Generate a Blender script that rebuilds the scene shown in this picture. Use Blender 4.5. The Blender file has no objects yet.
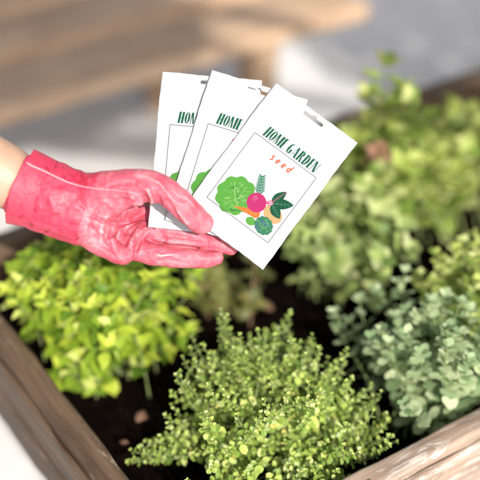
import bpy, bmesh, math, random
import numpy as np
from mathutils import Vector, Matrix, noise
from mathutils.bvhtree import BVHTree
random.seed(7); rng = np.random.default_rng(7)
SC = bpy.context.scene
COL = SC.collection
V = Vector

# ------------------------------------------------------------------ camera frame
PITCH = math.radians(35.0)
CAMLOC = V((0, 0, 1.52))
Fv = V((0, math.cos(PITCH), -math.sin(PITCH))); Uv = V((0, math.sin(PITCH), math.cos(PITCH))); Rv = V((1, 0, 0))
FPX = 1087.0
RIM = 0.62

def onz(x, y, z):
    d = Fv + Rv * ((x - 240) / FPX) - Uv * ((y - 240) / FPX)
    return CAMLOC + d * ((z - CAMLOC.z) / d.z)

def at_depth(x, y, t):
    return CAMLOC + (Fv + Rv * ((x - 240) / FPX) - Uv * ((y - 240) / FPX)) * t

# ------------------------------------------------------------------ helpers
def link(o, parent=None):
    COL.objects.link(o)
    if parent is not None: o.parent = parent
    return o

def tag(o, label=None, cat=None, group=None, kind=None):
    if label: o['label'] = label
    if cat: o['category'] = cat
    if group: o['group'] = group
    if kind: o['kind'] = kind
    return o

def empty(name, loc=(0, 0, 0), rotz=0.0):
    o = bpy.data.objects.new(name, None); o.location = loc; o.rotation_euler = (0, 0, rotz)
    o.empty_display_size = 0.05
    return link(o)

def mesh_np(name, verts, faces, mats, parent=None, smooth=True, midx=None):
    me = bpy.data.meshes.new(name)
    me.from_pydata([tuple(v) for v in verts], [], [tuple(f) for f in faces])
    if not isinstance(mats, (list, tuple)): mats = [mats]
    for m in mats: me.materials.append(m)
    if smooth: me.polygons.foreach_set('use_smooth', [True] * len(me.polygons))
    if midx is not None: me.polygons.foreach_set('material_index', list(midx))
    me.update()
    return link(bpy.data.objects.new(name, me), parent)

def big_mesh(name, verts, tris_or_quads, mat, parent=None, k=4):
    """fast path: numpy arrays, all faces with k corners"""
    me = bpy.data.meshes.new(name)
    nv, nf = len(verts), len(tris_or_quads)
    me.vertices.add(nv); me.vertices.foreach_set('co', np.asarray(verts, dtype=np.float32).ravel())
    me.loops.add(nf * k); me.loops.foreach_set('vertex_index', np.asarray(tris_or_quads, dtype=np.int32).ravel())
    me.polygons.add(nf)
    me.polygons.foreach_set('loop_start', np.arange(0, nf * k, k, dtype=np.int32))
    me.polygons.foreach_set('use_smooth', np.ones(nf, dtype=bool))
    me.update(calc_edges=True); me.validate()
    me.materials.append(mat)
    return link(bpy.data.objects.new(name, me), parent)

def bm_obj(name, bm, mat, parent=None, smooth=False):
    me = bpy.data.meshes.new(name); bm.to_mesh(me); bm.free()
    for m in (mat if isinstance(mat, (list, tuple)) else [mat]): me.materials.append(m)
    if smooth: me.polygons.foreach_set('use_smooth', [True] * len(me.polygons))
    return link(bpy.data.objects.new(name, me), parent)

def evaluated_mesh(o):
    dg = bpy.context.evaluated_depsgraph_get()
    dg.update()
    return bpy.data.meshes.new_from_object(o.evaluated_get(dg))

# ------------------------------------------------------------------ node helpers
def newmat(name):
    m = bpy.data.materials.new(name); m.use_nodes = True
    nt = m.node_tree; b = nt.nodes['Principled BSDF']
    return m, nt, b

def N(nt, typ, **kw):
    n = nt.nodes.new(typ)
    for k, v in kw.items():
        if k.startswith('i_'):
            key = k[2:]
            key = int(key) if key.isdigit() else key
            n.inputs[key].default_value = v
        else: setattr(n, k, v)
    return n

def L(nt, a, b): nt.links.new(a, b)

def ramp(nt, fac, stops, interp='LINEAR'):
    r = nt.nodes.new('ShaderNodeValToRGB'); r.color_ramp.interpolation = interp
    cr = r.color_ramp
    while len(cr.elements) < len(stops): cr.elements.new(0.5)
    for e, (p, c) in zip(cr.elements, stops):
        e.position = p; e.color = tuple(c) + ((1,) if len(c) == 3 else ())
    if fac is not None: L(nt, fac, r.inputs[0])
    return r

def mixc(nt, fac, a, b, mode='MIX'):
    n = nt.nodes.new('ShaderNodeMix'); n.data_type = 'RGBA'; n.blend_type = mode
    for s, v in ((0, fac), (6, a), (7, b)):
        if hasattr(v, 'links'): L(nt, v, n.inputs[s])
        elif s == 0: n.inputs[0].default_value = v
        else: n.inputs[s].default_value = tuple(v) + ((1,) if len(v) == 3 else ())
    return n.outputs[2]

def math_(nt, op, a, b=0.0, clamp=False):
    n = nt.nodes.new('ShaderNodeMath'); n.operation = op; n.use_clamp = clamp
    for s, v in ((0, a), (1, b)):
        if hasattr(v, 'links'): L(nt, v, n.inputs[s])
        else: n.inputs[s].default_value = v
    return n.outputs[0]

def texco(nt, scale=(1, 1, 1), loc=(0, 0, 0), src='Object'):
    tc = nt.nodes.new('ShaderNodeTexCoord'); mp = nt.nodes.new('ShaderNodeMapping')
    mp.inputs['Scale'].default_value = scale; mp.inputs['Location'].default_value = loc
    L(nt, tc.outputs[src], mp.inputs[0]); return mp.outputs[0]

def noise_(nt, vec, scale=5, detail=6, rough=0.6, dist=0.0):
    n = nt.nodes.new('ShaderNodeTexNoise'); n.inputs['Scale'].default_value = scale
    n.inputs['Detail'].default_value = detail; n.inputs['Roughness'].default_value = rough
    n.inputs['Distortion'].default_value = dist
    L(nt, vec, n.inputs['Vector']); return n.outputs['Fac']

def bump(nt, bsdf, h, strength=0.5, dist=0.001):
    b = nt.nodes.new('ShaderNodeBump'); b.inputs['Strength'].default_value = strength; b.inputs['Distance'].default_value = dist
    L(nt, h, b.inputs['Height']); L(nt, b.outputs[0], bsdf.inputs['Normal']); return b

# ------------------------------------------------------------------ materials
def wood_mat(name, dark, mid, light, pale, wear=0.5, streak=1.0):
    """weathered board, grain along object X; worn pale flecks of old stain"""
    m, nt, b = newmat(name)
    v = texco(nt, (1.2, 16, 16)); oi = nt.nodes.new('ShaderNodeObjectInfo')
    add = nt.nodes.new('ShaderNodeVectorMath'); add.operation = 'ADD'
    cx = nt.nodes.new('ShaderNodeCombineXYZ'); mul = math_(nt, 'MULTIPLY', oi.outputs['Random'], 37.0)
    L(nt, mul, cx.inputs[0]); L(nt, mul, cx.inputs[1]); L(nt, v, add.inputs[0]); L(nt, cx.outputs[0], add.inputs[1]); v = add.outputs[0]
    g1 = noise_(nt, v, 2.2, 10, 0.62, 0.6); g2 = noise_(nt, v, 9, 8, 0.7, 0.3)
    base = ramp(nt, g1, [(0.3, dark), (0.5, mid), (0.72, light)]).outputs[0]
    fine = ramp(nt, g2, [(0.35, (0.55, 0.55, 0.55)), (0.6, (1, 1, 1))]).outputs[0]
    base = mixc(nt, 0.75 * streak, base, fine, 'MULTIPLY')
    vw = texco(nt, (5, 26, 26)); w = noise_(nt, vw, 2.4, 9, 0.7, 1.2)
    wm = ramp(nt, w, [(0.66 - 0.2 * wear, (0, 0, 0)), (0.72 - 0.2 * wear, (1, 1, 1))]).outputs[0]
    wmf = math_(nt, 'MULTIPLY', wm, 0.55)
    col = mixc(nt, wmf, base, pale)
    spot = noise_(nt, texco(nt, (3, 5, 5)), 3, 3, 0.5)
    col = mixc(nt, 0.5, col, ramp(nt, spot, [(0.3, (0.62, 0.6, 0.58)), (0.7, (1.1, 1.08, 1.05))]).outputs[0], 'MULTIPLY')
    L(nt, col, b.inputs['Base Color'])
    L(nt, ramp(nt, g2, [(0, (0.42,) * 3), (1, (0.75,) * 3)]).outputs[0], b.inputs['Roughness'])
    h = math_(nt, 'ADD', g1, math_(nt, 'MULTIPLY', g2, 0.6)); h = math_(nt, 'SUBTRACT', h, math_(nt, 'MULTIPLY', wm, 0.15))
    bump(nt, b, h, 0.7, 0.0022)
    return m

M_wood_brown = wood_mat('weathered_brown_wood', (0.06, 0.036, 0.022), (0.125, 0.078, 0.047), (0.20, 0.135, 0.085), (0.46, 0.37, 0.28), 0.34)
M_wood_pale = wood_mat('bleached_sunlit_wood', (0.25, 0.175, 0.13), (0.40, 0.30, 0.23), (0.52, 0.42, 0.34), (0.74, 0.69, 0.63), 0.72, 0.6)  # lit copy of the brown planter wood, sunlight painted into the colour
M_wood_bench = wood_mat('bench_wood', (0.36, 0.22, 0.13), (0.52, 0.36, 0.24), (0.66, 0.49, 0.35), (0.72, 0.61, 0.50), 0.1, 0.35)

def leaf_mat(name, stops, rough=0.5, trans=0.4, spec=0.4, veins=0.0, tcol=None, blotch=None):
    m, nt, b = newmat(name)
    geo = nt.nodes.new('ShaderNodeNewGeometry')
    r = ramp(nt, geo.outputs['Random Per Island'], stops).outputs[0]
    n = noise_(nt, texco(nt), 180, 2, 0.5)
    r = mixc(nt, 0.5, r, ramp(nt, n, [(0.3, (0.75, 0.78, 0.7)), (0.7, (1.15, 1.12, 1.1))]).outputs[0], 'MULTIPLY')
    if blotch:
        nb = noise_(nt, texco(nt), blotch[1], 1, 0.5)
        r = mixc(nt, ramp(nt, nb, [(blotch[2], (0, 0, 0)), (blotch[2] + .1, (1, 1, 1))]).outputs[0], r, blotch[0])
    L(nt, r, b.inputs['Base Color']); b.inputs['Roughness'].default_value = rough
    b.inputs['Specular IOR Level'].default_value = spec
    tr = nt.nodes.new('ShaderNodeBsdfTranslucent')
    tc = mixc(nt, 0.6, r, tcol or (0.35, 0.42, 0.06))
    L(nt, tc, tr.inputs[0])
    mx = nt.nodes.new('ShaderNodeMixShader'); mx.inputs[0].default_value = trans
    L(nt, b.outputs[0], mx.inputs[1]); L(nt, tr.outputs[0], mx.inputs[2])
    L(nt, mx.outputs[0], nt.nodes['Material Output'].inputs[0])
    return m

M_mint = leaf_mat('golden_mint_leaf', [(0, (0.10, 0.21, 0.02)), (0.5, (0.32, 0.45, 0.035)), (0.85, (0.60, 0.68, 0.08)), (1, (0.68, 0.74, 0.24))], 0.5, 0.34, 0.5, tcol=(0.38, 0.5, 0.06))
M_thyme = leaf_mat('thyme_leaf', [(0, (0.14, 0.24, 0.045)), (0.45, (0.34, 0.46, 0.09)), (0.8, (0.56, 0.66, 0.17)), (0.97, (0.62, 0.70, 0.32)), (1, (0.55, 0.5, 0.12))], 0.38, 0.25, 0.5, tcol=(0.32, 0.45, 0.1))
M_oreg = leaf_mat('grey_green_leaf', [(0, (0.18, 0.28, 0.13)), (0.6, (0.37, 0.47, 0.26)), (1, (0.64, 0.71, 0.44))], 0.5, 0.25, 0.4, tcol=(0.3, 0.42, 0.15))
M_lime = leaf_mat('lime_leaf', [(0, (0.17, 0.28, 0.05)), (0.6, (0.52, 0.60, 0.16)), (1, (0.72, 0.76, 0.34))], 0.42, 0.4, 0.4, tcol=(0.45, 0.5, 0.12))
M_soft = leaf_mat('pale_green_leaf', [(0, (0.16, 0.26, 0.07)), (0.6, (0.48, 0.57, 0.20)), (1, (0.72, 0.77, 0.42))], 0.42, 0.4, 0.4, tcol=(0.45, 0.5, 0.15))
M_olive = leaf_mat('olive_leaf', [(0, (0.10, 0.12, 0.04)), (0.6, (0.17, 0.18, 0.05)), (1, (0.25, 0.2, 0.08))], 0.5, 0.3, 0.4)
M_red = leaf_mat('reddish_leaf', [(0, (0.36, 0.16, 0.13)), (1, (0.46, 0.28, 0.20))], 0.5, 0.3, 0.4, tcol=(0.5, 0.12, 0.1))
M_tree = leaf_mat('tree_leaf', [(0, (0.05, 0.09, 0.03)), (1, (0.10, 0.14, 0.04))], 0.5, 0.1, 0.4)

def plain(name, col, rough=0.5, **kw):
    m, nt, b = newmat(name); b.inputs['Base Color'].default_value = tuple(col) + (1,); b.inputs['Roughness'].default_value = rough
    for k, v in kw.items(): b.inputs[k].default_value = v
    return m
M_stem = plain('green_stem', (0.22, 0.27, 0.10), 0.55)
M_stem_red = plain('reddish_stem', (0.24, 0.15, 0.08), 0.55)

def soil_mat():
    m, nt, b = newmat('dark_soil')
    n = noise_(nt, texco(nt), 60, 8, 0.7); n2 = noise_(nt, texco(nt), 11, 5, 0.6)
    c = ramp(nt, n, [(0.3, (0.002, 0.0012, 0.001)), (0.6, (0.006, 0.0035, 0.0028)), (0.78, (0.05, 0.028, 0.018))]).outputs[0]
    c = mixc(nt, 0.7, c, ramp(nt, n2, [(0.3, (0.5, 0.5, 0.5)), (0.7, (1.2, 1.1, 1.0))]).outputs[0], 'MULTIPLY')
    L(nt, c, b.inputs['Base Color']); b.inputs['Roughness'].default_value = 0.95; b.inputs['Specular IOR Level'].default_value = 0.03
    bump(nt, b, n, 1.0, 0.006); return m
M_soil = soil_mat()

def concrete_mat():
    m, nt, b = newmat('pale_concrete')
    v = texco(nt); n = noise_(nt, v, 1.3, 6, 0.6); n2 = noise_(nt, v, 30, 6, 0.7); n3 = noise_(nt, v, 5, 4, .6, 1.)
    c = ramp(nt, n, [(0.3, (0.66, 0.65, 0.63)), (0.7, (0.76, 0.75, 0.73))]).outputs[0]
    c = mixc(nt, 0.5, c, ramp(nt, n2, [(0.3, (0.75, 0.75, 0.75)), (0.6, (1, 1, 1))]).outputs[0], 'MULTIPLY')
    c = mixc(nt, 0.6, c, ramp(nt, n3, [(0.35, (0.8, 0.8, 0.8)), (0.6, (1.02, 1.02, 1.02))]).outputs[0], 'MULTIPLY')
    L(nt, c, b.inputs['Base Color']); b.inputs['Roughness'].default_value = 0.85
    bump(nt, b, n2, 0.5, 0.002); return m
M_conc = concrete_mat()

# ------------------------------------------------------------------ ground
bm = bmesh.new(); bmesh.ops.create_grid(bm, x_segments=8, y_segments=8, size=150)
tag(bm_obj('ground', bm, M_conc), kind='structure')

# ------------------------------------------------------------------ planter box
ANG = math.atan2(0.559, 0.829)
A = V((-0.0464, 0.7208, 0.0))                # inner near corner on plan
E1 = V((math.cos(ANG), math.sin(ANG), 0)); E2 = V((-math.sin(ANG), math.cos(ANG), 0))
def bed(a, b, z=0.0): return A + E1 * a + E2 * b + V((0, 0, z))
WID, LEN, TH, HB = 0.628, 2.3, 0.033, 0.155

planter = empty('planter_box', (A.x, A.y, 0), ANG)
tag(planter, 'raised brown wooden planter box full of green herbs under the gloved hand', 'planter box')

def board(name, x0, x1, y0, y1, z0, z1, mat, parent, along='x', bev=0.004, wob=0.0012, seed=0, label=None):
    """a board with eased, slightly uneven edges; object X runs along its length"""
    if along == 'x': ln, w = x1 - x0, y1 - y0
    else: ln, w = y1 - y0, x1 - x0
    h = z1 - z0
    bm = bmesh.new(); nx = max(2, int(ln / 0.012)) if ln < 3 else 120
    r = bev
    prof = []
    for cx, cy, a0 in ((w / 2 - r, h / 2 - r, 0), (-w / 2 + r, h / 2 - r, 90), (-w / 2 + r, -h / 2 + r, 180), (w / 2 - r, -h / 2 + r, 270)):
        for k in range(4):
            a = math.radians(a0 + 30 * k); prof.append((cx + r * math.cos(a), cy + r * math.sin(a)))
    rings = []
    for i in range(nx + 1):
        x = -ln / 2 + ln * i / nx; ring = []
        for (py, pz) in prof:
            q = V((x * 9, py * 30 + seed * 7.3, pz * 30)); d = noise.noise(q) * wob + noise.noise(q * 4.0) * wob * 0.5
            ring.append(bm.verts.new((x, py * (1 + 0) + (d if abs(py) > w / 2 - r * 1.01 else 0) * (1 if py > 0 else -1), pz + d * (1 if pz > 0 else -1))))
        rings.append(ring)
    n = len(prof)
    for i in range(nx):
        for j in range(n): bm.faces.new((rings[i][j], rings[i][(j + 1) % n], rings[i + 1][(j + 1) % n], rings[i + 1][j]))
    bm.faces.new(rings[0][::-1]); bm.faces.new(rings[-1])
    bmesh.ops.recalc_face_normals(bm, faces=bm.faces)
    o = bm_obj(name, bm, mat, parent, smooth=True)
    me = o.data
    o.location = ((x0 + x1) / 2, (y0 + y1) / 2, (z0 + z1) / 2)
    if along == 'y': o.rotation_euler = (0, 0, math.pi / 2)
    if label: o['label'] = label
    return o

z1 = RIM; zm = RIM - 0.088; z0 = RIM - HB
# side walls: upper and lower board on each side, 2 mm shadow gap between
def walls():
    for k, (za, zb) in enumerate(((zm + 0.0015, z1), (z0, zm - 0.0015))):
        board('side_board', -TH, 0, -TH + 0.0, WID + TH, za, zb, M_wood_brown, planter, 'y', 0.006, 0.0022, k + 1)
        board('side_board', LEN, LEN + TH, -TH, WID + TH, za, zb, M_wood_brown, planter, 'y', 0.006, 0.0018, k + 3)
        board('side_board', 0.002, LEN - 0.002, -TH + 0.002, 0, za, zb, M_wood_pale, planter, 'x', 0.006, 0.002, k + 5, 'bleached plank with worn paint along the near side, sunlight painted into its colour')
        board('side_board', 0.002, LEN - 0.002, WID, WID + TH - 0.002, za, zb, M_wood_brown, planter, 'x', 0.006, 0.002, k + 7)
walls()
# thin moulding strip under the rim of the outer faces (the raised line in the photo)
board('trim_strip', -TH - 0.008, -TH - 0.0002, -TH, WID + TH, z1 - 0.024, z1 - 0.012, M_wood_brown, planter, 'y', 0.003, 0.0015, 11)
board('trim_strip', 0.002, LEN - 0.002, -TH - 0.0065, -TH + 0.0018, z1 - 0.024, z1 - 0.011, M_wood_pale, planter, 'x', 0.003, 0.0015, 12)
board('bottom_board', 0.001, LEN - 0.001, 0.001, WID - 0.001, z0 + 0.004, z0 + 0.02, M_wood_brown, planter, 'x', 0.003, 0.001, 13)
for lx, ly in ((0.35, 0.01), (0.35, WID - 0.06), (LEN - 0.06, 0.01), (LEN - 0.06, WID - 0.06)):
    bmx = board('leg', lx, lx + 0.05, ly, ly + 0.05, 0.0, z0 + 0.003, M_wood_brown, planter, 'x', 0.004, 0.001, 14)

# soil
SOILZ = RIM - 0.095
nx, ny = 230, 64
vs, fs = [], []
for i in range(nx + 1):
    for j in range(ny + 1):
        x, y = (LEN - 0.004) * i / nx + 0.002, (WID - 0.004) * j / ny + 0.002
        q = V((x * 9, y * 9, 0)); zz = SOILZ + 0.018 * noise.noise(q) + 0.009 * noise.noise(q * 4) + 0.004 * noise.noise(q * 11)
        vs.append(A + E1 * x + E2 * y + V((0, 0, zz)))
for i in range(nx):
    for j in range(ny):
        a = i * (ny + 1) + j; fs.append((a, a + ny + 1, a + ny + 2, a + 1))
tag(mesh_np('soil', vs, fs, M_soil), kind='stuff', label='dark moist potting soil filling the wooden planter box')
def soilz(p): return SOILZ

# bark chips lying on the soil
M_bark = plain('bark', (0.16, 0.085, 0.05), 0.8)
def chip(px, py, s, label, seed):
    p = onz(px, py, SOILZ + 0.012)
    bm = bmesh.new(); bmesh.ops.create_icosphere(bm, subdivisions=3, radius=1)
    for v in bm.verts:
        d = 1 + 0.35 * noise.noise(v.co * 1.3 + V((seed * 5, 0, 0))) + 0.12 * noise.noise(v.co * 5)
        v.co = V((v.co.x * s * d, v.co.y * s * 0.7 * d, v.co.z * s * 0.42 * d))
    o = bm_obj('bark_chip', bm, M_bark, None, True); o.location = p; o.rotation_euler = (0.2, 0.1, seed)
    tag(o, label, 'bark chip', 'bark chips on the soil')
chip(141, 416, 0.010, 'brown bark chip on the dark soil left of the thyme bush', 1)
chip(266, 305, 0.013, 'brown bark lump on the dark soil behind the thyme bush', 2)
chip(124, 442, 0.006, 'tiny brown bark crumb on the soil beside the left rim', 3)

# ------------------------------------------------------------------ bench behind
bench = empty('wooden_bench', tuple(bed(0.2, 1.5)), ANG)
tag(bench, 'long low bench of wide brown planks standing on pale ground behind the planter', 'bench')
def bl(e1, e2): return e1 - 0.2, e2 - 1.5
for k in range(3):
    xa, ya = bl(-1.0, 1.308 + k * 0.245); xb, yb = bl(1.324, 1.308 + k * 0.245 + 0.19)
    board('seat_plank', xa, xb, ya, yb, 0.41, 0.452, M_wood_bench, bench, 'x', 0.008, 0.002, 20 + k)
for e in (-0.9, 0.05, 1.0):
    for f in (1.34, 1.83):
        xa, ya = bl(e, f)
        board('leg', xa, xa + 0.07, ya, ya + 0.07, 0, 0.372, M_wood_bench, bench, 'x', 0.004, 0.001, 30)
    xa, ya = bl(e, 1.33); board('cross_beam', xa + 0.002, xa + 0.068, ya, ya + 0.59, 0.373, 0.409, M_wood_bench, bench, 'y', 0.004, 0.001, 31)

# ------------------------------------------------------------------ plants
def leaf_template(kind):
    """verts (n,3) in leaf space: x along blade (0..1), y across, z up, and quads; five columns so blades curve"""
    n, w, droop, fold, p0, p1, lob = {'pointed': (9, .30, .20, .26, .62, 1.15, 0), 'round': (8, .39, .12, .10, .5, .60, 0), 'small': (5, .37, .12, .2, .55, .6, 0),
                              'ovate': (7, .33, .16, .2, .5, .78, 0), 'lobed': (10, .40, .30, .22, .6, .8, .22)}[kind]
    v, f = [], []
    for i in range(n + 1):
        a = i / n
        base = (a ** p0) * ((1 - a) ** p1); peak = (p0 / (p0 + p1)) ** p0 * (p1 / (p0 + p1)) ** p1
        b = w * base / peak * (1 + lob * math.sin(a * 19)) + (0.02 if i == 0 else 0) + (0.004 if i == n else 0)
        z = -droop * a * a; c = 0.035 * math.sin(i * 1.7)
        v += [(a, -b, z + fold * b - c), (a + .01, -b * .5, z + fold * b * .75), (a + .02 * (i < n), 0, z), (a + .01, b * .5, z + fold * b * .75), (a, b, z + fold * b + c)]
    for i in range(n):
        for j in range(4):
            q = 5 * i + j; f.append((q, q + 5, q + 6, q + 1))
    return np.array(v, dtype=np.float64), np.array(f, dtype=np.int64)
TPL = {k: leaf_template(k) for k in ('pointed', 'round', 'small', 'ovate', 'lobed')}

class Leaves:
    def __init__(s): s.v = []; s.f = []; s.n = 0
    def add(s, kind, pos, direction, up, size, width=1.0):
        tv, tf = TPL[kind]
        x = V(direction).normalized(); z = V(up) - x * V(up).dot(x)
        z = z.normalized() if z.length > 1e-4 else x.orthogonal().normalized()
        y = z.cross(x)
        M = np.array([[x.x, x.y, x.z], [y.x * width, y.y * width, y.z * width], [z.x, z.y, z.z]]) * size
        s.v.append(tv @ M + np.array(pos)); s.f.append(tf + s.n); s.n += len(tv)
    def build(s, name, mat, parent): return big_mesh(name, np.concatenate(s.v), np.concatenate(s.f), mat, parent)

class Tubes:
    def __init__(s): s.v = []; s.f = []
    def add(s, pts, r0, r1, k=5):
        base = len(s.v); n = len(pts)
        for i, p in enumerate(pts):
            t = (pts[min(i + 1, n - 1)] - pts[max(i - 1, 0)]).normalized(); a = t.orthogonal().normalized(); b = t.cross(a)
            r = r0 + (r1 - r0) * i / (n - 1)
            for j in range(k):
                an = 2 * math.pi * j / k; s.v.append(p + (a * math.cos(an) + b * math.sin(an)) * r)
        for i in range(n - 1):
            for j in range(k):
                s.f.append((base + i * k + j, base + i * k + (j + 1) % k, base + (i + 1) * k + (j + 1) % k, base + (i + 1) * k + j))
    def build(s, name, mat, parent): return mesh_np(name, s.v, s.f, mat, parent)

def bez(p0, p1, p2, p3, n):
    o = []
    for i in range(n + 1):
        t = i / n; a = 1 - t; o.append(p0 * a ** 3 + p1 * (3 * a * a * t) + p2 * (3 * a * t * t) + p3 * t ** 3)
    return o

def rv(s=1.0): return V((random.gauss(0, s), random.gauss(0, s), random.gauss(0, s)))

def shoot(LV, TB, base, tip, kind, size, spacing, start=0.3, width=1.0, stem_r=0.0012, up_end=0.6, tipsize=0.45, pitch=0.35, jitter=0.25, whorl=2, rosette=4, face=None, side=0.0):
    ln = (tip - base).length
    h = tip - base; hh = V((h.x, h.y, 0))
    p1 = base + V((hh.x * 0.25, hh.y * 0.25, max(h.z, 0.02) * 0.55 + 0.02)); p2 = tip - V((hh.x * 0.18, hh.y * 0.18, 0)) - V((0, 0, ln * 0.28 * up_end)) + rv(ln * 0.03)
    lo = 0.02 + 0.35 * max(0.0, tip.z - 0.02); p2.z = max(p2.z, lo)
    pts = bez(base, p1, p2, tip, 14)
    TB.add(pts, stem_r * 1.3, stem_r * 0.6)
    cum = [0.0]
    for a, b in zip(pts, pts[1:]): cum.append(cum[-1] + (b - a).length)
    tot = cum[-1]; d = tot * start; ph = random.random() * math.pi; k = 0
    def sample(d):
        for i in range(len(cum) - 1):
            if d <= cum[i + 1]:
                t = (d - cum[i]) / (cum[i + 1] - cum[i]); return pts[i].lerp(pts[i + 1], t), (pts[i + 1] - pts[i]).normalized()
        return pts[-1], (pts[-1] - pts[-2]).normalized()
    while d < tot:
        f = d / tot; p, t = sample(d)
        env = 1.0 if f < 0.7 else 1 - (f - 0.7) / 0.3 * (1 - tipsize)
        a = t.orthogonal().normalized(); b = t.cross(a)
        for w in range(whorl):
            an = ph + k * math.pi / 2 + w * 2 * math.pi / whorl + random.gauss(0, jitter * .6)
            out = a * math.cos(an) + b * math.sin(an)
            pt = pitch + 0.5 * max(0, f - .6) + random.gauss(0, jitter)
            dr = (out * math.cos(pt) + t * math.sin(pt) + V((0, 0, 0.12))).normalized()
            upv = t * 1.0 + V((0, 0, 0.8)) - out * 0.2 + rv(0.18)
            LV.add(kind, p + out * stem_r, dr, upv, size * env * random.uniform(0.72, 1.15), width * random.uniform(.85, 1.15))
            if side > 0 and random.random() < side:       # small axillary leaves
                d2 = (dr + t * 0.9 + rv(0.3)).normalized(); LV.add(kind, p + t * size * .1, d2, upv, size * env * random.uniform(.35, .55), width)
        k += 1; d += spacing * random.uniform(0.8, 1.2) * (0.6 + 0.4 * env if f > .7 else 1.0)
    p, t = sample(tot)
    for w in range(rosette):
        an = w * 2 * math.pi / rosette + random.random() * .5; a = t.orthogonal().normalized(); b = t.cross(a); out = a * math.cos(an) + b * math.sin(an)
        pt = random.uniform(.4, 1.0)
        LV.add(kind, p, out * math.cos(pt) + t * math.sin(pt), t - out * .5 + V((0, 0, .3)), size * tipsize * random.uniform(.8, 1.2), width)

def in_bed(p):
    q = p - A; return -0.03 < q.dot(E1) < LEN and -0.06 < q.dot(E2) < WID + 0.07

def dome_tips(cx, cy, rx, ry, h, n, z_low=0.0, rot=0.0, pow_=1.0, rmin=0.0):
    out = []
    k = 0
    while len(out) < n:
        k += 1
        r = math.sqrt((k % (n * 3) + random.random()) / (n * 3)) if False else math.sqrt(random.random())
        an = random.random() * 2 * math.pi
        x, y = r * math.cos(an) * rx, r * math.sin(an) * ry
        X = x * math.cos(rot) - y * math.sin(rot); Y = x * math.sin(rot) + y * math.cos(rot)
        z = z_low + (h - z_low) * (1 - r ** 2) ** (0.5 * pow_) + random.gauss(0, 0.006)
        p = V((cx + X, cy + Y, z)); q = p - A; a_, b_ = q.dot(E1), q.dot(E2)
        over_ = max(0.035 - a_, 0.02 - b_, b_ - WID + 0.02)
        if over_ > 0 and (z < RIM + 0.035 or over_ > 0.05): continue
        out.append((p, r))
    return out

def plant(name, label, cat, base, tips, mat, stem_mat, group=None, base_r=0.02, extra=None, **kw):
    e = empty(name, tuple(base)); tag(e, label, cat, group)
    LV, TB = Leaves(), Tubes()
    kw = dict(kw)
    for tp in tips:
        tip = tp[0]; r = tp[1]
        b = base + V((random.gauss(0, base_r), random.gauss(0, base_r), 0)) + (V((tip.x, tip.y, 0)) - V((base.x, base.y, 0))) * 0.25
        b.z = SOILZ - 0.005
        shoot(LV, TB, b - base, tip - base, **kw)
    f = LV.build('foliage', mat, e); s = TB.build('stem', stem_mat, e)
    return e, f, s

def P(px, py, h):  # a point at height h above the rim seen at that pixel
    return onz(px, py, RIM + h)

def ctr(px, py, h):
    p = P(px, py, h); q = p - A; print('ctr', px, py, round(q.dot(E1), 3), round(q.dot(E2), 3)); return p.x, p.y
def basep(c): return V((c[0], c[1], SOILZ))

# 1 thyme bush, front
tb = bed(0.215, 0.165, SOILZ)
tips = dome_tips(*(bed(0.215, 0.17).xy), 0.118, 0.095, RIM + 0.045, 84, RIM - 0.06)
for px, py, h in ((222, 310, .08), (219, 320, .07), (227, 316, .075), (230, 328, .06), (290, 312, .06), (289, 316, .05), (284, 326, .05), (203, 345, .06), (258, 330, .075), (320, 350, .04), (327, 372, .04), (315, 362, .045),
                  (371, 384, .02), (381, 392, .015), (352, 392, .02), (386, 414, -.01), (392, 436, -.02), (396, 442, -.02), (140, 447, -.04), (146, 441, -.035), (133, 460, -.05), (160, 436, -.02), (147, 462, -.05),
                  (172, 392, .02), (176, 375, .04), (180, 372, .05), (166, 415, 0), (183, 357, .04), (300, 342, .06), (275, 335, .07), (240, 335, .08), (350, 410, 0), (360, 425, 0), (335, 385, .03)):
    tips.append((P(px, py, h), 1.0))
for _ in range(40):
    px = random.uniform(175, 385); tips.append((P(px, random.uniform(440, 500), random.uniform(-.03, .02)), .9))
for _ in range(16): tips.append((P(random.uniform(345, 397), random.uniform(398, 452), random.uniform(-.03, .015)), 1.))
for px, py, h in ((132, 450, -.03), (150, 452, -.03), (128, 462, -.045), (170, 440, -.01), (168, 424, -.0), (172, 405, .01), (186, 386, .03), (312, 335, .06), (335, 362, .04), (352, 378, .03), (372, 396, .0)): tips.append((P(px, py, h), 1.))
for _ in range(44):
    px, py = random.uniform(185, 350), random.uniform(335, 430); tips.append((P(px, py, random.uniform(.045, .08) - max(0, abs(px - 262) - 50) * .0006), .8))
plant('thyme_bush', 'bushy thyme with tiny bright green leaves at the front of the planter', 'herb plant', tb, tips, M_thyme, M_stem, 'herb plants in the planter', base_r=0.03,
      kind='small', size=0.0106, spacing=0.0088, start=0.45, width=1.0, stem_r=0.0008, pitch=0.2, tipsize=0.36, side=0.3, up_end=1.3, jitter=0.2)

# 2 golden mint, back left
mc = ctr(88, 266, .065); mb = basep(mc)
tips = dome_tips(*mc, 0.125, 0.105, RIM + 0.10, 66, RIM - 0.03, rot=ANG)
for px, py, h in ((8, 290, .035), (18, 278, .045), (40, 256, .07), (56, 244, .09),(188, 292, .02),  (185, 330, -.02), (178, 345, -.04), (165, 352, -.05), (90, 355, -.04), (85, 375, -.06), (70, 350, -.03), (60, 368, -.05), (96, 385, -.07), (192, 275, .04), (110, 246, .09), (80, 240, .09), (130, 262, .09), (150, 280, .07), (60, 262, .08)):
    tips.append((P(px, py, h), 1.0))
plant('mint_plant', 'bushy golden green mint with pointed leaves in the back left corner of the planter', 'herb plant', mb, tips, M_mint, M_stem, 'herb plants in the planter', base_r=0.03,
      kind='pointed', size=0.0335, spacing=0.0195, start=0.35, width=0.95, stem_r=0.0012, pitch=0.25, tipsize=0.6, up_end=1.1)

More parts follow.
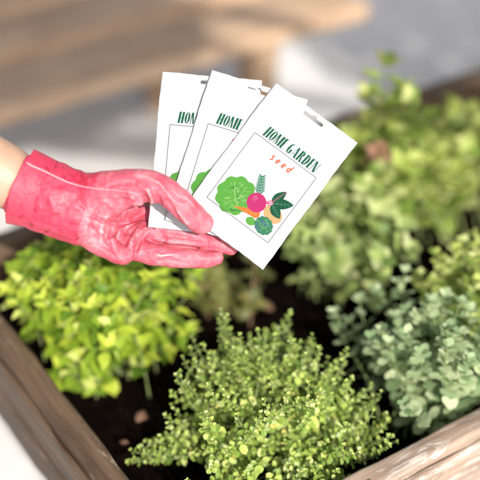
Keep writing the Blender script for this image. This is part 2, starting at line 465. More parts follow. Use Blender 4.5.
# 3 grey-green oregano, right
oc = ctr(444, 326, .06); ob = basep(oc)
tips = dome_tips(*oc, 0.12, 0.095, RIM + 0.08, 44, RIM - 0.05, rot=ANG)
for px, py, h in ((405, 272, .07), (398, 282, .06), (335, 312, .02), (350, 320, .01), (338, 328, .0), (412, 392, -.01), (360, 300, .03), (378, 290, .05), (432, 300, .07), (445, 380, .0), (470, 385, 0)):
    tips.append((P(px, py, h), 1.0))
plant('oregano_plant', 'grey green oregano with soft round leaves beside the sunlit rim', 'herb plant', ob, tips, M_oreg, M_stem, 'herb plants in the planter', base_r=0.03,
      kind='round', size=0.0225, spacing=0.017, start=0.35, width=1.0, stem_r=0.0011, pitch=0.12, tipsize=0.5, side=.25, up_end=1.2, jitter=.14)

# 4 lime plant behind the oregano at the right edge
lc = ctr(486, 264, .07); lb = basep(lc)
tips = dome_tips(*lc, 0.11, 0.09, RIM + 0.10, 48, RIM - 0.03, rot=ANG)
plant('marjoram_plant', 'yellow green herb with small leaves behind the oregano at the right edge', 'herb plant', lb, tips, M_lime, M_stem, 'herb plants in the planter', base_r=0.03,
      kind='round', size=0.017, spacing=0.013, start=0.3, width=1.1, stem_r=0.001, pitch=0.35, tipsize=0.6)

# 5 pale soft plant beside the packets
sc_ = ctr(348, 220, .03); sb = basep(sc_)
tips = dome_tips(*sc_, 0.10, 0.07, RIM + 0.055, 26, RIM - 0.04, rot=ANG)
for px, py, h in ((400, 230, .04), (345, 276, .0), (330, 262, .02), (300, 240, .04), (300, 255, .0), (405, 250, .03), (380, 262, .03)): tips.append((P(px, py, h), 1.0))
plant('celery_plant', 'pale green leafy plant low behind the right corner of the front packet', 'herb plant', sb, tips, M_soft, M_stem, 'herb plants in the planter', base_r=0.03,
      kind='ovate', size=0.032, spacing=0.024, start=0.35, width=1.1, stem_r=0.0014, pitch=0.35, tipsize=0.8)

# 6 tall plant at the back
kc = ctr(385, 150, .07); kb = basep(kc)
tips = [(P(385, 66, .20), 1), (P(400, 88, .17), 1), (P(372, 96, .15), 1), (P(408, 104, .15), 1), (P(390, 110, .14), 1), (P(372, 125, .12), 1), (P(420, 128, .1), 1), (P(350, 135, .09), 1), (P(395, 135, .11), 1)]
tips += dome_tips(*kc, 0.11, 0.07, RIM + 0.10, 24, RIM - 0.0, rot=ANG)
plant('lemon_balm_plant', 'tall light green herb with a single high shoot at the back rim', 'herb plant', kb, tips, M_lime, M_stem, 'herb plants in the planter', base_r=0.03,
      kind='ovate', size=0.034, spacing=0.022, start=0.35, width=1.15, stem_r=0.0015, pitch=0.3, tipsize=0.8, rosette=5)

# 7 right back bright plant
rc = ctr(466, 138, .05); rb = basep(rc)
tips = dome_tips(*rc, 0.12, 0.045, RIM + 0.055, 22, RIM - 0.0, rot=ANG)
for px, py, h in ((455, 108, .06), (432, 118, .06), (474, 114, .06), (445, 135, .06), (465, 150, .06), (430, 150, .06), (425, 175, .03), (410, 185, .04)): tips.append((P(px, py, h), 1.0))
plant('strawberry_plant', 'broad leaved yellow green plant at the right end of the back rim', 'herb plant', rb, tips, M_lime, M_stem, 'herb plants in the planter', base_r=0.03,
      kind='ovate', size=0.038, spacing=0.026, start=0.4, width=1.15, stem_r=0.0015, pitch=0.35, tipsize=0.8)

# 8 olive, partly brown plant in shade behind the fingers
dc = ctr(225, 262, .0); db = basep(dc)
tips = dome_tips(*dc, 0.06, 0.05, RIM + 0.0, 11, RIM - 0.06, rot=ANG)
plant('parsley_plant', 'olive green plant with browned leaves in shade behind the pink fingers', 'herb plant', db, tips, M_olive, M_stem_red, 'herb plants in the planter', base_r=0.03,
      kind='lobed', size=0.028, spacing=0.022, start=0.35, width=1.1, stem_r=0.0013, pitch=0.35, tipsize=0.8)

# 9 reddish shoot among the back plants
xc = ctr(378, 165, .05); xb = basep(xc)
tips = [(P(376, 152, .09), 1), (P(381, 158, .08), 1)]
plant('red_leaf_shoot', 'small red leaved shoot among the pale green plants right of the packets', 'herb plant', xb, tips, M_red, M_stem_red, 'herb plants in the planter', base_r=0.01,
      kind='pointed', size=0.022, spacing=0.02, start=0.75, width=1.3, stem_r=0.0013, pitch=0.3, tipsize=0.9)

# ------------------------------------------------------------------ seed packets
M_paper, nt, b = newmat('coated_paper')
pn = noise_(nt, texco(nt), 45, 4, 0.5); pn2 = noise_(nt, texco(nt), 9, 3, .5)
b.inputs['Base Color'].default_value = (0.37, 0.385, 0.405, 1); b.inputs['Roughness'].default_value = 0.85; b.inputs['Specular IOR Level'].default_value = 0.06
bump(nt, b, math_(nt, 'ADD', pn2, math_(nt, 'MULTIPLY', pn, 0.25)), 0.6, 0.006)
def ink(name, c): return plain('ink_' + name, c, 0.8, **{'Specular IOR Level': 0.1})
I_dark = ink('dark_green', (0.0039, 0.058, 0.03)); I_orange = ink('orange', (0.3869, 0.0629, 0.0193)); I_line = ink('grey_line', (0.0484, 0.0484, 0.0532))
I_l1 = ink('lettuce', (0.0556, 0.1934, 0.0314)); I_l2 = ink('lettuce_light', (0.1741, 0.2998, 0.1064)); I_l3 = ink('lettuce_dark', (0.0218, 0.1161, 0.0242))
I_beet = ink('beet', (0.2563, 0.0169, 0.0822)); I_beet2 = ink('beet_light', (0.3627, 0.1209, 0.1838)); I_car = ink('carrot', (0.4111, 0.0967, 0.0218)); I_car2 = ink('carrot_light', (0.4594, 0.2031, 0.0967))
I_leaf = ink('deep_leaf', (0.0039, 0.0435, 0.0218)); I_leafl = ink('leaf_vein', (0.0484, 0.1354, 0.0774)); I_sprig = ink('sprig', (0.0048, 0.1064, 0.0532))
I_pot = ink('onion', (0.3772, 0.2031, 0.0967)); I_bro = ink('broccoli', (0.0242, 0.1064, 0.0629)); I_bro2 = ink('broccoli_blue', (0.0387, 0.0677, 0.2031)); I_bro3 = ink('broccoli_light', (0.0774, 0.2031, 0.0774)); I_pink = ink('stalk', (0.3627, 0.058, 0.1306))

PX = 1.15 / FPX           # one photo pixel at the packets' distance, metres
PW, PH = 101.0, 158.0

def pouch_z(u, d):        # gentle filled-pouch relief towards the viewer (in px units)
    a = max(0.0, math.sin(math.pi * min(max((u - 5) / (PW - 10), 0), 1))); b_ = max(0.0, math.sin(math.pi * min(max((d - 26) / (PH - 34), 0), 1)))
    z = 2.6 * (a ** 1.3) * (b_ ** 1.3)
    z += 3.0 * max(0.0, (u - 62) / 39) ** 2 * max(0.0, (48 - d) / 48) ** 2 - 2.0 * max(0.0, (30 - u) / 30) ** 2 * max(0.0, (34 - d) / 34) ** 2
    z += 0.55 * math.sin(u * 0.11 + d * 0.05) * math.sin(d * 0.045)
    return z

class Flat:   # printed shapes: polygons in px units, at a given layer
    def __init__(s): s.v = []; s.f = []; s.m = []; s.mats = []
    def mi(s, mat):
        if mat not in s.mats: s.mats.append(mat)
        return s.mats.index(mat)
    def quad(s, pts, mat, lay):
        b0 = len(s.v)
        for (u, d) in pts: s.v.append((u * PX, -d * PX, (pouch_z(u, d) + 0.30 + 0.03 * lay) * PX))
        s.f.append(tuple(range(b0, b0 + len(pts)))); s.m.append(s.mi(mat))
    def poly(s, pts, mat, lay):       # star-shaped polygon as a fan so it follows the relief
        cu = sum(p[0] for p in pts) / len(pts); cd = sum(p[1] for p in pts) / len(pts)
        mids = [((p[0] + cu) / 2, (p[1] + cd) / 2) for p in pts]
        n = len(pts)
        for i in range(n):
            j = (i + 1) % n; s.quad([pts[i], pts[j], mids[j], mids[i]], mat, lay); s.quad([mids[i], mids[j], (cu, cd)], mat, lay)
    def line(s, pts, w, mat, lay, taper=1.0):
        n = len(pts) - 1
        out = []
        # resample
        for i in range(n):
            k = max(1, int(math.dist(pts[i], pts[i + 1]) / 3))
            for q in range(k): t = q / k; out.append((pts[i][0] * (1 - t) + pts[i + 1][0] * t, pts[i][1] * (1 - t) + pts[i + 1][1] * t))
        out.append(pts[-1]); n = len(out) - 1
        for i in range(n):
            (x0, y0), (x1, y1) = out[i], out[i + 1]; l = math.dist(out[i], out[i + 1]) or 1; nx_, ny_ = -(y1 - y0) / l, (x1 - x0) / l
            w0 = w * (1 - (1 - taper) * i / n) / 2; w1 = w * (1 - (1 - taper) * (i + 1) / n) / 2
            s.quad([(x0 + nx_ * w0, y0 + ny_ * w0), (x1 + nx_ * w1, y1 + ny_ * w1), (x1 - nx_ * w1, y1 - ny_ * w1), (x0 - nx_ * w0, y0 - ny_ * w0)], mat, lay)
    def build(s, name, parent):
        return mesh_np(name, s.v, s.f, s.mats, parent, smooth=False, midx=s.m)

def blob(cu, cd, ru, rd, n=40, lobes=0, amp=0.0, rot=0.0, ph=0.0, jag=0.0, seed=0):
    pts = []
    rr = random.Random(seed)
    for i in range(n):
        a = 2 * math.pi * i / n; k = 1 + amp * abs(math.sin(lobes * a / 2 + ph)) + jag * rr.uniform(-1, 1)
        x, y = ru * k * math.cos(a), rd * k * math.sin(a)
        pts.append((cu + x * math.cos(rot) - y * math.sin(rot), cd + x * math.sin(rot) + y * math.cos(rot)))
    return pts

def leafpoly(u0, d0, u1, d1, w, n=9):
    l = math.dist((u0, d0), (u1, d1)); ax, ay = (u1 - u0) / l, (d1 - d0) / l; up, dn = [], []
    for i in range(n + 1):
        t = i / n; ww = w * math.sin(math.pi * t ** 0.8) ** 0.85
        up.append((u0 + ax * l * t - ay * ww, d0 + ay * l * t + ax * ww)); dn.append((u0 + ax * l * t + ay * ww, d0 + ay * l * t - ax * ww))
    return up + dn[1:-1][::-1]

# --- lettering: tall condensed display capitals made of heavy stems and hairlines (units: x in stem space, y 0..1 upward)
T = 0.40
def arc(cx, cy, rx, ry, a0, a1, n=8): return [(cx + rx * math.cos(math.radians(a0 + (a1 - a0) * i / n)), cy + ry * math.sin(math.radians(a0 + (a1 - a0) * i / n))) for i in range(n + 1)]
def band(outer, inner): return [[outer[i], outer[i + 1], inner[i + 1], inner[i]] for i in range(len(outer) - 1)]
def bar(x0, x1, y0=0., y1=1., dx=0.): return [[(x0, y0), (x1, y0), (x1 + dx, y1), (x0 + dx, y1)]]
HL = 0.05
G = {
 'H': bar(0, T) + bar(.62, 1.02) + bar(T, .62, .46, .46 + HL),
 'O': band(arc(.5, .5, .5, .5, 90, 270), arc(.47, .5, .09, .45, 90, 270)) + band(arc(.5, .5, .5, .5, -90, 90), arc(.53, .5, .09, .45, -90, 90)) + bar(.45, .55, .955, 1.) + bar(.45, .55, 0, .045),
 'M': bar(0, .14) + [[(.0, 1), (.38, 1), (.72, 0), (.5, 0)]] + [[(.61, 0), (.66, 0), (.98, 1), (.9, 1)]] + bar(.9, 1.3),
 'E': bar(0, .42) + bar(.42, .68, .95, 1.) + bar(.42, .60, .48, .53) + bar(.42, .68, 0, .05),
 'G': band(arc(.5, .5, .5, .5, 60, 300), arc(.5, .5, .1, .44, 60, 300)) + bar(.62, .98, .06, .45) + bar(.5, 1.02, .42, .47),
 'A': [[(0, 0), (.08, 0), (.5, .97), (.42, 1)]] + [[(.36, 1), (.72, 1), (1.12, 0), (.72, 0)]] + bar(.2, .8, .28, .33),
 'R': bar(0, T) + band(arc(T, .75, .5, .25, -90, 90), arc(T, .75, .12, .2, -90, 90)) + [[(.45, .5), (.7, .52), (1.08, 0), (.68, 0)]],
 'D': bar(0, T) + band(arc(T, .5, .6, .5, -90, 90), arc(T, .5, .2, .45, -90, 90)),
 'N': bar(0, .10) + [[(0, 1), (.38, 1), (.98, 0), (.6, 0)]] + bar(.92, 1.02),
}
ADV = {'H': 1.02, 'O': 1.0, 'M': 1.3, 'E': .68, 'G': 1.02, 'A': 1.12, 'R': 1.08, 'D': 1.0, 'N': 1.02, ' ': .35}
def title(fl, text, u0, d0, width, height):
    tot = sum(ADV[c] for c in text) + .17 * (len(text) - 1); k = width / tot; x = 0
    for c in text:
        for q in G.get(c, []):
            pts = [(u0 + (x + px) * k + py * height * 0.13, d0 - py * height) for px, py in q]
            # split tall quads so they follow the relief
            fl.quad(pts, I_dark, 0)
        x += ADV[c] + .17

def make_packet():
    root = empty('seed_packet')
    # paper: fine grid with a euro-slot hole; the back is a second sheet joined by the solid thickness
    slot_c, slot_hl, slot_r = (PW / 2 + 1, 7.0), 10.0, 1.8
    xs = np.linspace(0, PW, 105); ys = np.concatenate([np.linspace(0, 18, 37), np.linspace(19, PH, 140)])
    def sd(u, d):
        dx = max(abs(u - slot_c[0]) - slot_hl, 0); h = math.hypot(dx, d - slot_c[1]) - slot_r
        h2 = math.hypot(u - slot_c[0], d - slot_c[1] + 1.2) - 2.6
        return min(h, h2)
    inside = {}; vs = []; idx = {}
    def vert(i, j):
        if (i, j) not in idx:
            u, d = xs[i], ys[j]; h = sd(u, d)
            if abs(h) < 0.75:     # snap to the slot outline
                e = .05; gx, gy = (sd(u + e, d) - sd(u - e, d)), (sd(u, d + e) - sd(u, d - e)); g = math.hypot(gx, gy) or 1
                u -= gx / g * h; d -= gy / g * h
            idx[(i, j)] = len(vs)
            cr = 0.0
            if d > PH - 7 or u < 4 or u > PW - 4: cr = 0.10 * math.sin(d * 3.2) if (u < 4 or u > PW - 4) else 0.10 * math.sin(u * 3.2)
            wv_ = 0.28 * math.sin(d * .09 + 1.3) + .12 * math.sin(d * .41); wu_ = 0.28 * math.sin(u * .1 + .4) + .12 * math.sin(u * .47)
            vs.append(((u + wv_ * ((u < 3) + (u > PW - 3))) * PX, (-d + wu_ * ((d < 2) + (d > PH - 3))) * PX, (pouch_z(u, d) + cr) * PX))
        return idx[(i, j)]
    fs = []
    for i in range(len(xs) - 1):
        for j in range(len(ys) - 1):
            cu, cd = (xs[i] + xs[i + 1]) / 2, (ys[j] + ys[j + 1]) / 2
            if sd(cu, cd) < 0: continue
            fs.append((vert(i, j), vert(i, j + 1), vert(i + 1, j + 1), vert(i + 1, j)))
    o = mesh_np('paper_pouch', vs, fs, M_paper, root)
    md = o.modifiers.new('Solid', 'SOLIDIFY'); md.thickness = 0.0009; md.offset = -1
    me = evaluated_mesh(o); o.modifiers.clear(); o.data = me
    # frame
    fl = Flat(); fu0, fu1, fd0, fd1 = 13, 89.2, 52.6, 133.4; w = .55
    fl.line([(fu0, fd0), (fu1, fd0)], w, I_line, 0); fl.line([(fu1, fd0), (fu1, fd1)], w, I_line, 1); fl.line([(fu1, fd1), (fu0, fd1)], w, I_line, 0); fl.line([(fu0, fd1), (fu0, fd0)], w, I_line, 1)
    fl.build('printed_frame', root)
    fl = Flat(); title(fl, 'HOME GARDEN', 20.2, 50.2, 63.5, 11.6); fl.build('printed_title', root)
    # seed (spaced italic script)
    fl = Flat()
    def stroke(pts, ou, od, s=1.0, w=1.25): fl.line([(ou + x * s + (-y) * .3 * s, od + y * s) for x, y in pts], w, I_orange, 0)
    def arcp(cx, cy, rx, ry, a0, a1, n=9): return [(cx + rx * math.cos(math.radians(a0 + (a1 - a0) * i / n)), cy + ry * math.sin(math.radians(a0 + (a1 - a0) * i / n))) for i in range(n + 1)]
    b0 = 65.2
    stroke(arcp(1.3, -4.0, 1.1, 1.0, -20, -250) + arcp(1.3, -1.4, 1.2, 1.3, -70, 150), 40.0, b0)
    for uu in (46.5, 53.5): stroke([(0.4, -2.3), (2.7, -2.9)] + arcp(1.5, -2.5, 1.25, 2.3, -10, -330), uu, b0)
    stroke(arcp(1.3, -2.2, 1.3, 2.1, -20, -340), 60.3, b0); stroke([(2.8, -8.0), (2.7, 0.1)], 60.3, b0)
    fl.build('printed_subtitle', root)
    # vegetable drawing
    fl = Flat()
    def q(x, y):  # photo pixel on the front packet -> packet units
        dx, dy = x - 276, y - 83; return (dx * .804 + dy * .595, -dx * .595 + dy * .804)
    cu, cd = q(236, 196)
    fl.poly(blob(cu, cd, 17.5, 18.5, 60, 9, .13, .6, 0, .012, 3), I_l1, 0)
    fl.poly(blob(cu + 3, cd + 1.5, 12, 12.5, 40, 7, .10, .2, .4, .02, 4), I_l3, 1)
    fl.poly(blob(cu + 4, cd + .5, 11.2, 11.5, 40, 7, .10, .2, .5, .02, 5), I_l1, 2)
    fl.poly(blob(cu - 4, cd + 7, 10, 8, 40, 5, .12, .9, .5, .02, 6), I_l1, 3)
    rr = random.Random(5)
    for k in range(60):
        a = rr.uniform(0, 6.28); r0 = rr.uniform(3, 12); x, y = cu + r0 * math.cos(a), cd + r0 * math.sin(a)
        a2 = a + rr.uniform(-.5, .5); l = rr.uniform(2, 4.6); mid = (x + l * .5 * math.cos(a2) + .5, y + l * .5 * math.sin(a2)); end = (x + l * math.cos(a2 + .3), y + l * math.sin(a2 + .3))
        fl.line([(x, y), mid, end], rr.uniform(.45, .85), I_l2, 4, .3)
    for k in range(5):
        a = -2.4 + k * .75; fl.line([(cu + 2, cd + 3), (cu + 2 + 6 * math.cos(a), cd + 3 + 6 * math.sin(a)), (cu + 13 * math.cos(a + .15), cd + 13 * math.sin(a + .15))], .9, I_l3 if k % 2 else I_l2, 5, .3)
    # small light leaf below
    a_, b_ = q(246, 219), q(257, 225); fl.poly(leafpoly(*a_, *b_, 4.2), I_l1, 1)
    # onion
    c = q(273, 215); fl.poly(blob(*c, 10.5, 8.2, 30, rot=.2), I_pot, 2)
    for k in range(5): p0 = q(268 + k * 2.2, 207 + k * .6); p1 = q(264 + k * 2.6, 216 + k * 1.3); fl.line([p0, p1], .6, I_bro3, 3, .4)
    # rosemary sprig
    s0, s1 = q(259, 198), q(262.5, 176); fl.line([s0, s1], .8, I_sprig, 6)
    for k in range(7):
        t = .12 + k * .125; bx, by = s0[0] + (s1[0] - s0[0]) * t, s0[1] + (s1[1] - s0[1]) * t
        dx, dy = (s1[0] - s0[0]) / 22.3, (s1[1] - s0[1]) / 22.3
        for sg in (-1, 1):
            l = 9.5 * (1 - .45 * t); ex = bx + (dx * .75 - sg * dy * .62) * l; ey = by + (dy * .75 + sg * dx * .62) * l
            fl.poly(leafpoly(bx, by, ex, ey, .7, 5), I_sprig, 7)
    # carrot
    t0, t1 = q(233.5, 206.5), q(257, 214.5)
    l = math.dist(t0, t1); ax, ay = (t1[0] - t0[0]) / l, (t1[1] - t0[1]) / l
    pts = [t0, (t0[0] + ax * 12 - ay * 2.2, t0[1] + ay * 12 + ax * 2.2), (t1[0] - ay * 4.6, t1[1] + ax * 4.6), (t1[0] + ax * 3 - ay * 2, t1[1] + ay * 3 + ax * 2), (t1[0] + ax * 3 + ay * 2, t1[1] + ay * 3 - ax * 2), (t1[0] + ay * 4.6, t1[1] - ax * 4.6), (t0[0] + ax * 12 + ay * 2.2, t0[1] + ay * 12 - ax * 2.2)]
    fl.poly(pts, I_car, 8)
    for k in range(4): t = 9 + k * 5; fl.line([(t0[0] + ax * t - ay * 1.5, t0[1] + ay * t + ax * 1.5), (t0[0] + ax * t + ay * .8, t0[1] + ay * t - ax * .8)], .6, I_car2, 9, .4)
    # beet
    c = q(256.7, 203.2); fl.line([q(247, 203), c], 1.4, I_beet, 9, 1.6); fl.poly(blob(*c, 10.0, 9.7, 36), I_beet, 10)
    for k in range(3): p = (c[0] - 4.5 + k * 1.5, c[1] - 5.5 + k * .4); fl.line([p, (p[0] - 1.2, p[1] + 3), (p[0] - .6, p[1] + 6)], .55, I_beet2, 11, .4)
    h = q(266, 203)
    for e in ((276, 200), (277, 205), (274, 209)): fl.line([h, q(*e)], 1.3, I_pink, 9, .7)
    for (x0, y0, x1, y1, w_) in ((272, 203, 287, 192.5, 4.6), (273, 204, 294, 206, 5.2), (272, 205, 280, 219.5, 5.0)):
        a_, b_ = q(x0, y0), q(x1, y1); fl.poly(leafpoly(*a_, *b_, w_), I_leaf, 12 if y1 != 206 else 14)
        fl.line([a_, b_], .7, I_pink if y1 < 200 else I_leafl, 15, .3)
        ll = math.dist(a_, b_); dx, dy = (b_[0] - a_[0]) / ll, (b_[1] - a_[1]) / ll
        for k in range(1, 5):
            t = ll * k / 5.6
            for sg in (-1, 1): m = (a_[0] + dx * t, a_[1] + dy * t); fl.line([m, (m[0] + dx * 2 - sg * dy * w_ * .6, m[1] + dy * 2 + sg * dx * w_ * .6)], .4, I_leafl, 15, .3)
    # broccoli
    c = q(264, 226.2); fl.poly(blob(*c, 9.2, 8.2, 48, 11, .10, .3, .3), I_bro, 12)
    for k in range(46):
        a = rr.uniform(0, 6.28); r0 = 8.2 * math.sqrt(rr.random()); p = (c[0] + r0 * math.cos(a), c[1] + r0 * .9 * math.sin(a))
        fl.poly(blob(*p, rr.uniform(.6, 1.1), rr.uniform(.6, 1.1), 7), (I_bro3, I_bro2, I_bro, I_bro3)[k % 4], 13)
    fl.build('printed_vegetables', root)
    return root

def copy_tree(o, parent=None):
    c = o.copy(); COL.objects.link(c)
    if parent is not None: c.parent = parent
    for ch in list(o.children): copy_tree(ch, c)
    return c

def place_packet(o, px, py, deg, t, tilt=(0, 0)):
    """px,py: where the packet's top left corner is; rotated clockwise as seen by the viewer"""
    M = Matrix((Rv, Uv, -Fv)).transposed().to_4x4()
    rot = Matrix.Rotation(math.radians(-deg), 4, 'Z') @ Matrix.Rotation(math.radians(tilt[0]), 4, 'X') @ Matrix.Rotation(math.radians(tilt[1]), 4, 'Y')
    o.matrix_world = Matrix.Translation(at_depth(px, py, t)) @ M @ rot
pk3 = make_packet(); pk2 = copy_tree(pk3); pk1 = copy_tree(pk3)
place_packet(pk3, 276, 82.5, 36.6, 1.150); place_packet(pk2, 211.5, 69.8, 17.3, 1.1555); place_packet(pk1, 162, 71.5, 5.2, 1.161)
GR = 'seed packets fanned in the gloved hand'
tag(pk3, 'front white seed packet of the fan, its whole vegetable drawing in view', 'seed packet', GR)
tag(pk2, 'middle white seed packet of the fan, half covered by the front packet', 'seed packet', GR)
tag(pk1, 'rearmost white seed packet of the fan, most upright and nearest the arm', 'seed packet', GR)

# ------------------------------------------------------------------ person with pink glove
T0 = 1.15; S = T0 / FPX
HM = Matrix.Translation(at_depth(130, 205, T0)) @ Matrix((Rv, Uv, -Fv)).transposed().to_4x4()
def hp(x, y, dz=0.0):     # photo pixel, dz cm towards the viewer -> hand space
    k = (T0 - dz / 100) / T0
    return V(((x - 240) * S * k - (130 - 240) * S, -(y - 240) * S * k + (205 - 240) * S, dz / 100))

def loft(bm, pts, n=20):
    """pts: (px, py, dz cm, radius px in picture plane, radius px in depth) -> closed tapered limb with round ends"""
    P_ = [hp(p[0], p[1], p[2]) for p in pts]; m = len(P_)
    fine = []; K = 5
    for i in range(m - 1):
        p0, p1, p2, p3 = P_[max(i - 1, 0)], P_[i], P_[i + 1], P_[min(i + 2, m - 1)]
        for k in range(K):
            t = k / K; c = 0.5 * ((2 * p1) + (p2 - p0) * t + (2 * p0 - 5 * p1 + 4 * p2 - p3) * t * t + (3 * p1 - p0 - 3 * p2 + p3) * t ** 3)
            fine.append((c, pts[i][3] * (1 - t) + pts[i + 1][3] * t, pts[i][4] * (1 - t) + pts[i + 1][4] * t))
    fine.append((P_[-1], pts[-1][3], pts[-1][4]))
    # round caps
    def cap(c, d, ra, rb):
        out = []
        for k in range(1, 6):
            a = math.radians(90 * k / 5.3); out.append((c + d * (min(ra, rb) * S * math.sin(a)), ra * math.cos(a), rb * math.cos(a)))
        return out
    d0 = (fine[0][0] - fine[1][0]).normalized(); d1 = (fine[-1][0] - fine[-2][0]).normalized()
    fine = cap(fine[0][0], d0, fine[0][1], fine[0][2])[::-1] + fine + cap(fine[-1][0], d1, fine[-1][1], fine[-1][2])
    rings = []
    for i, (c, ra, rb) in enumerate(fine):
        t = (fine[min(i + 1, len(fine) - 1)][0] - fine[max(i - 1, 0)][0]).normalized()
        zz = V((0, 0, 1)); side = t.cross(zz)
        if side.length < 1e-3: side = V((0, 1, 0))
        side.normalize(); dep = side.cross(t).normalized()
        rings.append([bm.verts.new(c + side * (ra * S * math.cos(2 * math.pi * j / n)) + dep * (rb * S * math.sin(2 * math.pi * j / n))) for j in range(n)])
    for i in range(len(rings) - 1):
        for j in range(n): bm.faces.new((rings[i][j], rings[i][(j + 1) % n], rings[i + 1][(j + 1) % n], rings[i + 1][j]))
    bm.faces.new(rings[0][::-1]); bm.faces.new(rings[-1])

person = empty('person', (-0.85, 0.38, 0), 0)
tag(person, 'person reaching in from the left with a pink gardening glove holding seed packets', 'person')

bm = bmesh.new()
# cuff and back of the hand
loft(bm, [(30, 189, 0, 36, 30), (48, 197, 0, 37.5, 31), (66, 204, 0, 36.5, 30), (84, 210, 0.1, 36, 27), (98, 212, .1, 33, 24)])
loft(bm, [(84, 216, -.4, 31, 20), (100, 222, -1.5, 30, 16), (114, 232, -2.9, 24, 12), (126, 242, -3.3, 17, 11)])
loft(bm, [(80, 200, .4, 27, 22), (100, 196, 1.0, 25, 20), (122, 189, 1.8, 20, 18), (142, 186, 2.5, 17, 15), (158, 188, 2.7, 15, 13), (174, 198, 2.5, 13.5, 12), (188, 211, 2.0, 13.4, 12), (199, 221, 1.5, 12.2, 11), (203, 223, 1.4, 11, 10.5)])
loft(bm, [(104, 212, -2.4, 22, 12), (132, 218, -3.8, 19, 11), (150, 222, -4.0, 17, 10), (164, 226, -3.8, 13, 9)])
# heel fold of the palm
loft(bm, [(80, 230, .4, 12, 14), (94, 240, .3, 12, 14), (108, 248, 0, 12, 13), (119, 255, -.3, 10.5, 11), (126, 257, -.6, 8, 9), (133, 246, -1.3, 6.5, 8), (142, 234, -1.9, 6, 8), (150, 229, -2.3, 5, 7)])
# index, middle
loft(bm, [(118, 226, -2.7, 15, 12), (140, 232, -2.8, 12, 11), (164, 235.5, -2.8, 11, 11), (190, 238.5, -2.7, 11, 10.5), (212, 242, -2.6, 10, 10), (231, 248.5, -2.5, 7.4, 8)])
loft(bm, [(118, 242, -2.2, 14, 12), (138, 250, -1.7, 12, 11), (162, 255.5, -1.4, 11.6, 10.5), (186, 258, -1.4, 10.8, 10), (206, 258.5, -1.6, 9.6, 9.5), (216, 258, -1.7, 7.6, 8)])
loft(bm, [(136, 242, -3.2, 8, 9), (170, 246, -3.4, 7, 9), (212, 250, -3.2, 6, 8)])
# ring and little finger curled behind
loft(bm, [(112, 240, -3.0, 15, 12), (136, 246, -4.2, 12, 11), (160, 246, -5.0, 11.5, 11), (180, 240, -5.2, 10.5, 10), (192, 232, -5.0, 9, 9)])
loft(bm, [(108, 242, -3.2, 13, 12), (126, 244, -5.2, 11, 11), (146, 240, -6.4, 10.5, 10), (164, 232, -6.6, 9.5, 9), (174, 224, -6.3, 8, 8)])
glove = bm_obj('glove', bm, [], None)
md = glove.modifiers.new('R', 'REMESH'); md.mode = 'VOXEL'; md.voxel_size = 0.0009; md.use_smooth_shade = True
md = glove.modifiers.new('S', 'SMOOTH'); md.factor = 0.6; md.iterations = 11
me = evaluated_mesh(glove); glove.modifiers.clear(); glove.data = me

# folds: authored creases along picture-plane polylines plus crumple noise
n = len(me.vertices); co = np.empty(n * 3, dtype=np.float32); me.vertices.foreach_get('co', co); co = co.reshape(-1, 3).astype(np.float64)
no = np.array([v.normal[:] for v in me.vertices])
kk = (T0 - co[:, 2]) / T0
pxs = ((co[:, 0] + (130 - 240) * S) / S / kk) + 240; pys = 240 - (co[:, 1] - (205 - 240) * S) / S / kk
def pdist(poly):
    best = np.full(n, 1e9); along = np.zeros(n)
    for (x0, y0), (x1, y1) in zip(poly, poly[1:]):
        dx, dy = x1 - x0, y1 - y0; l2 = dx * dx + dy * dy; t = np.clip(((pxs - x0) * dx + (pys - y0) * dy) / l2, 0, 1)
        d = np.hypot(pxs - x0 - t * dx, pys - y0 - t * dy); best = np.minimum(best, d)
    ends = np.minimum(np.hypot(pxs - poly[0][0], pys - poly[0][1]), np.hypot(pxs - poly[-1][0], pys - poly[-1][1]))
    return best, np.clip(ends / 8, .25, 1)
front = np.clip(no[:, 2] * 1.6 + .4, 0, 1)
disp = np.zeros(n)
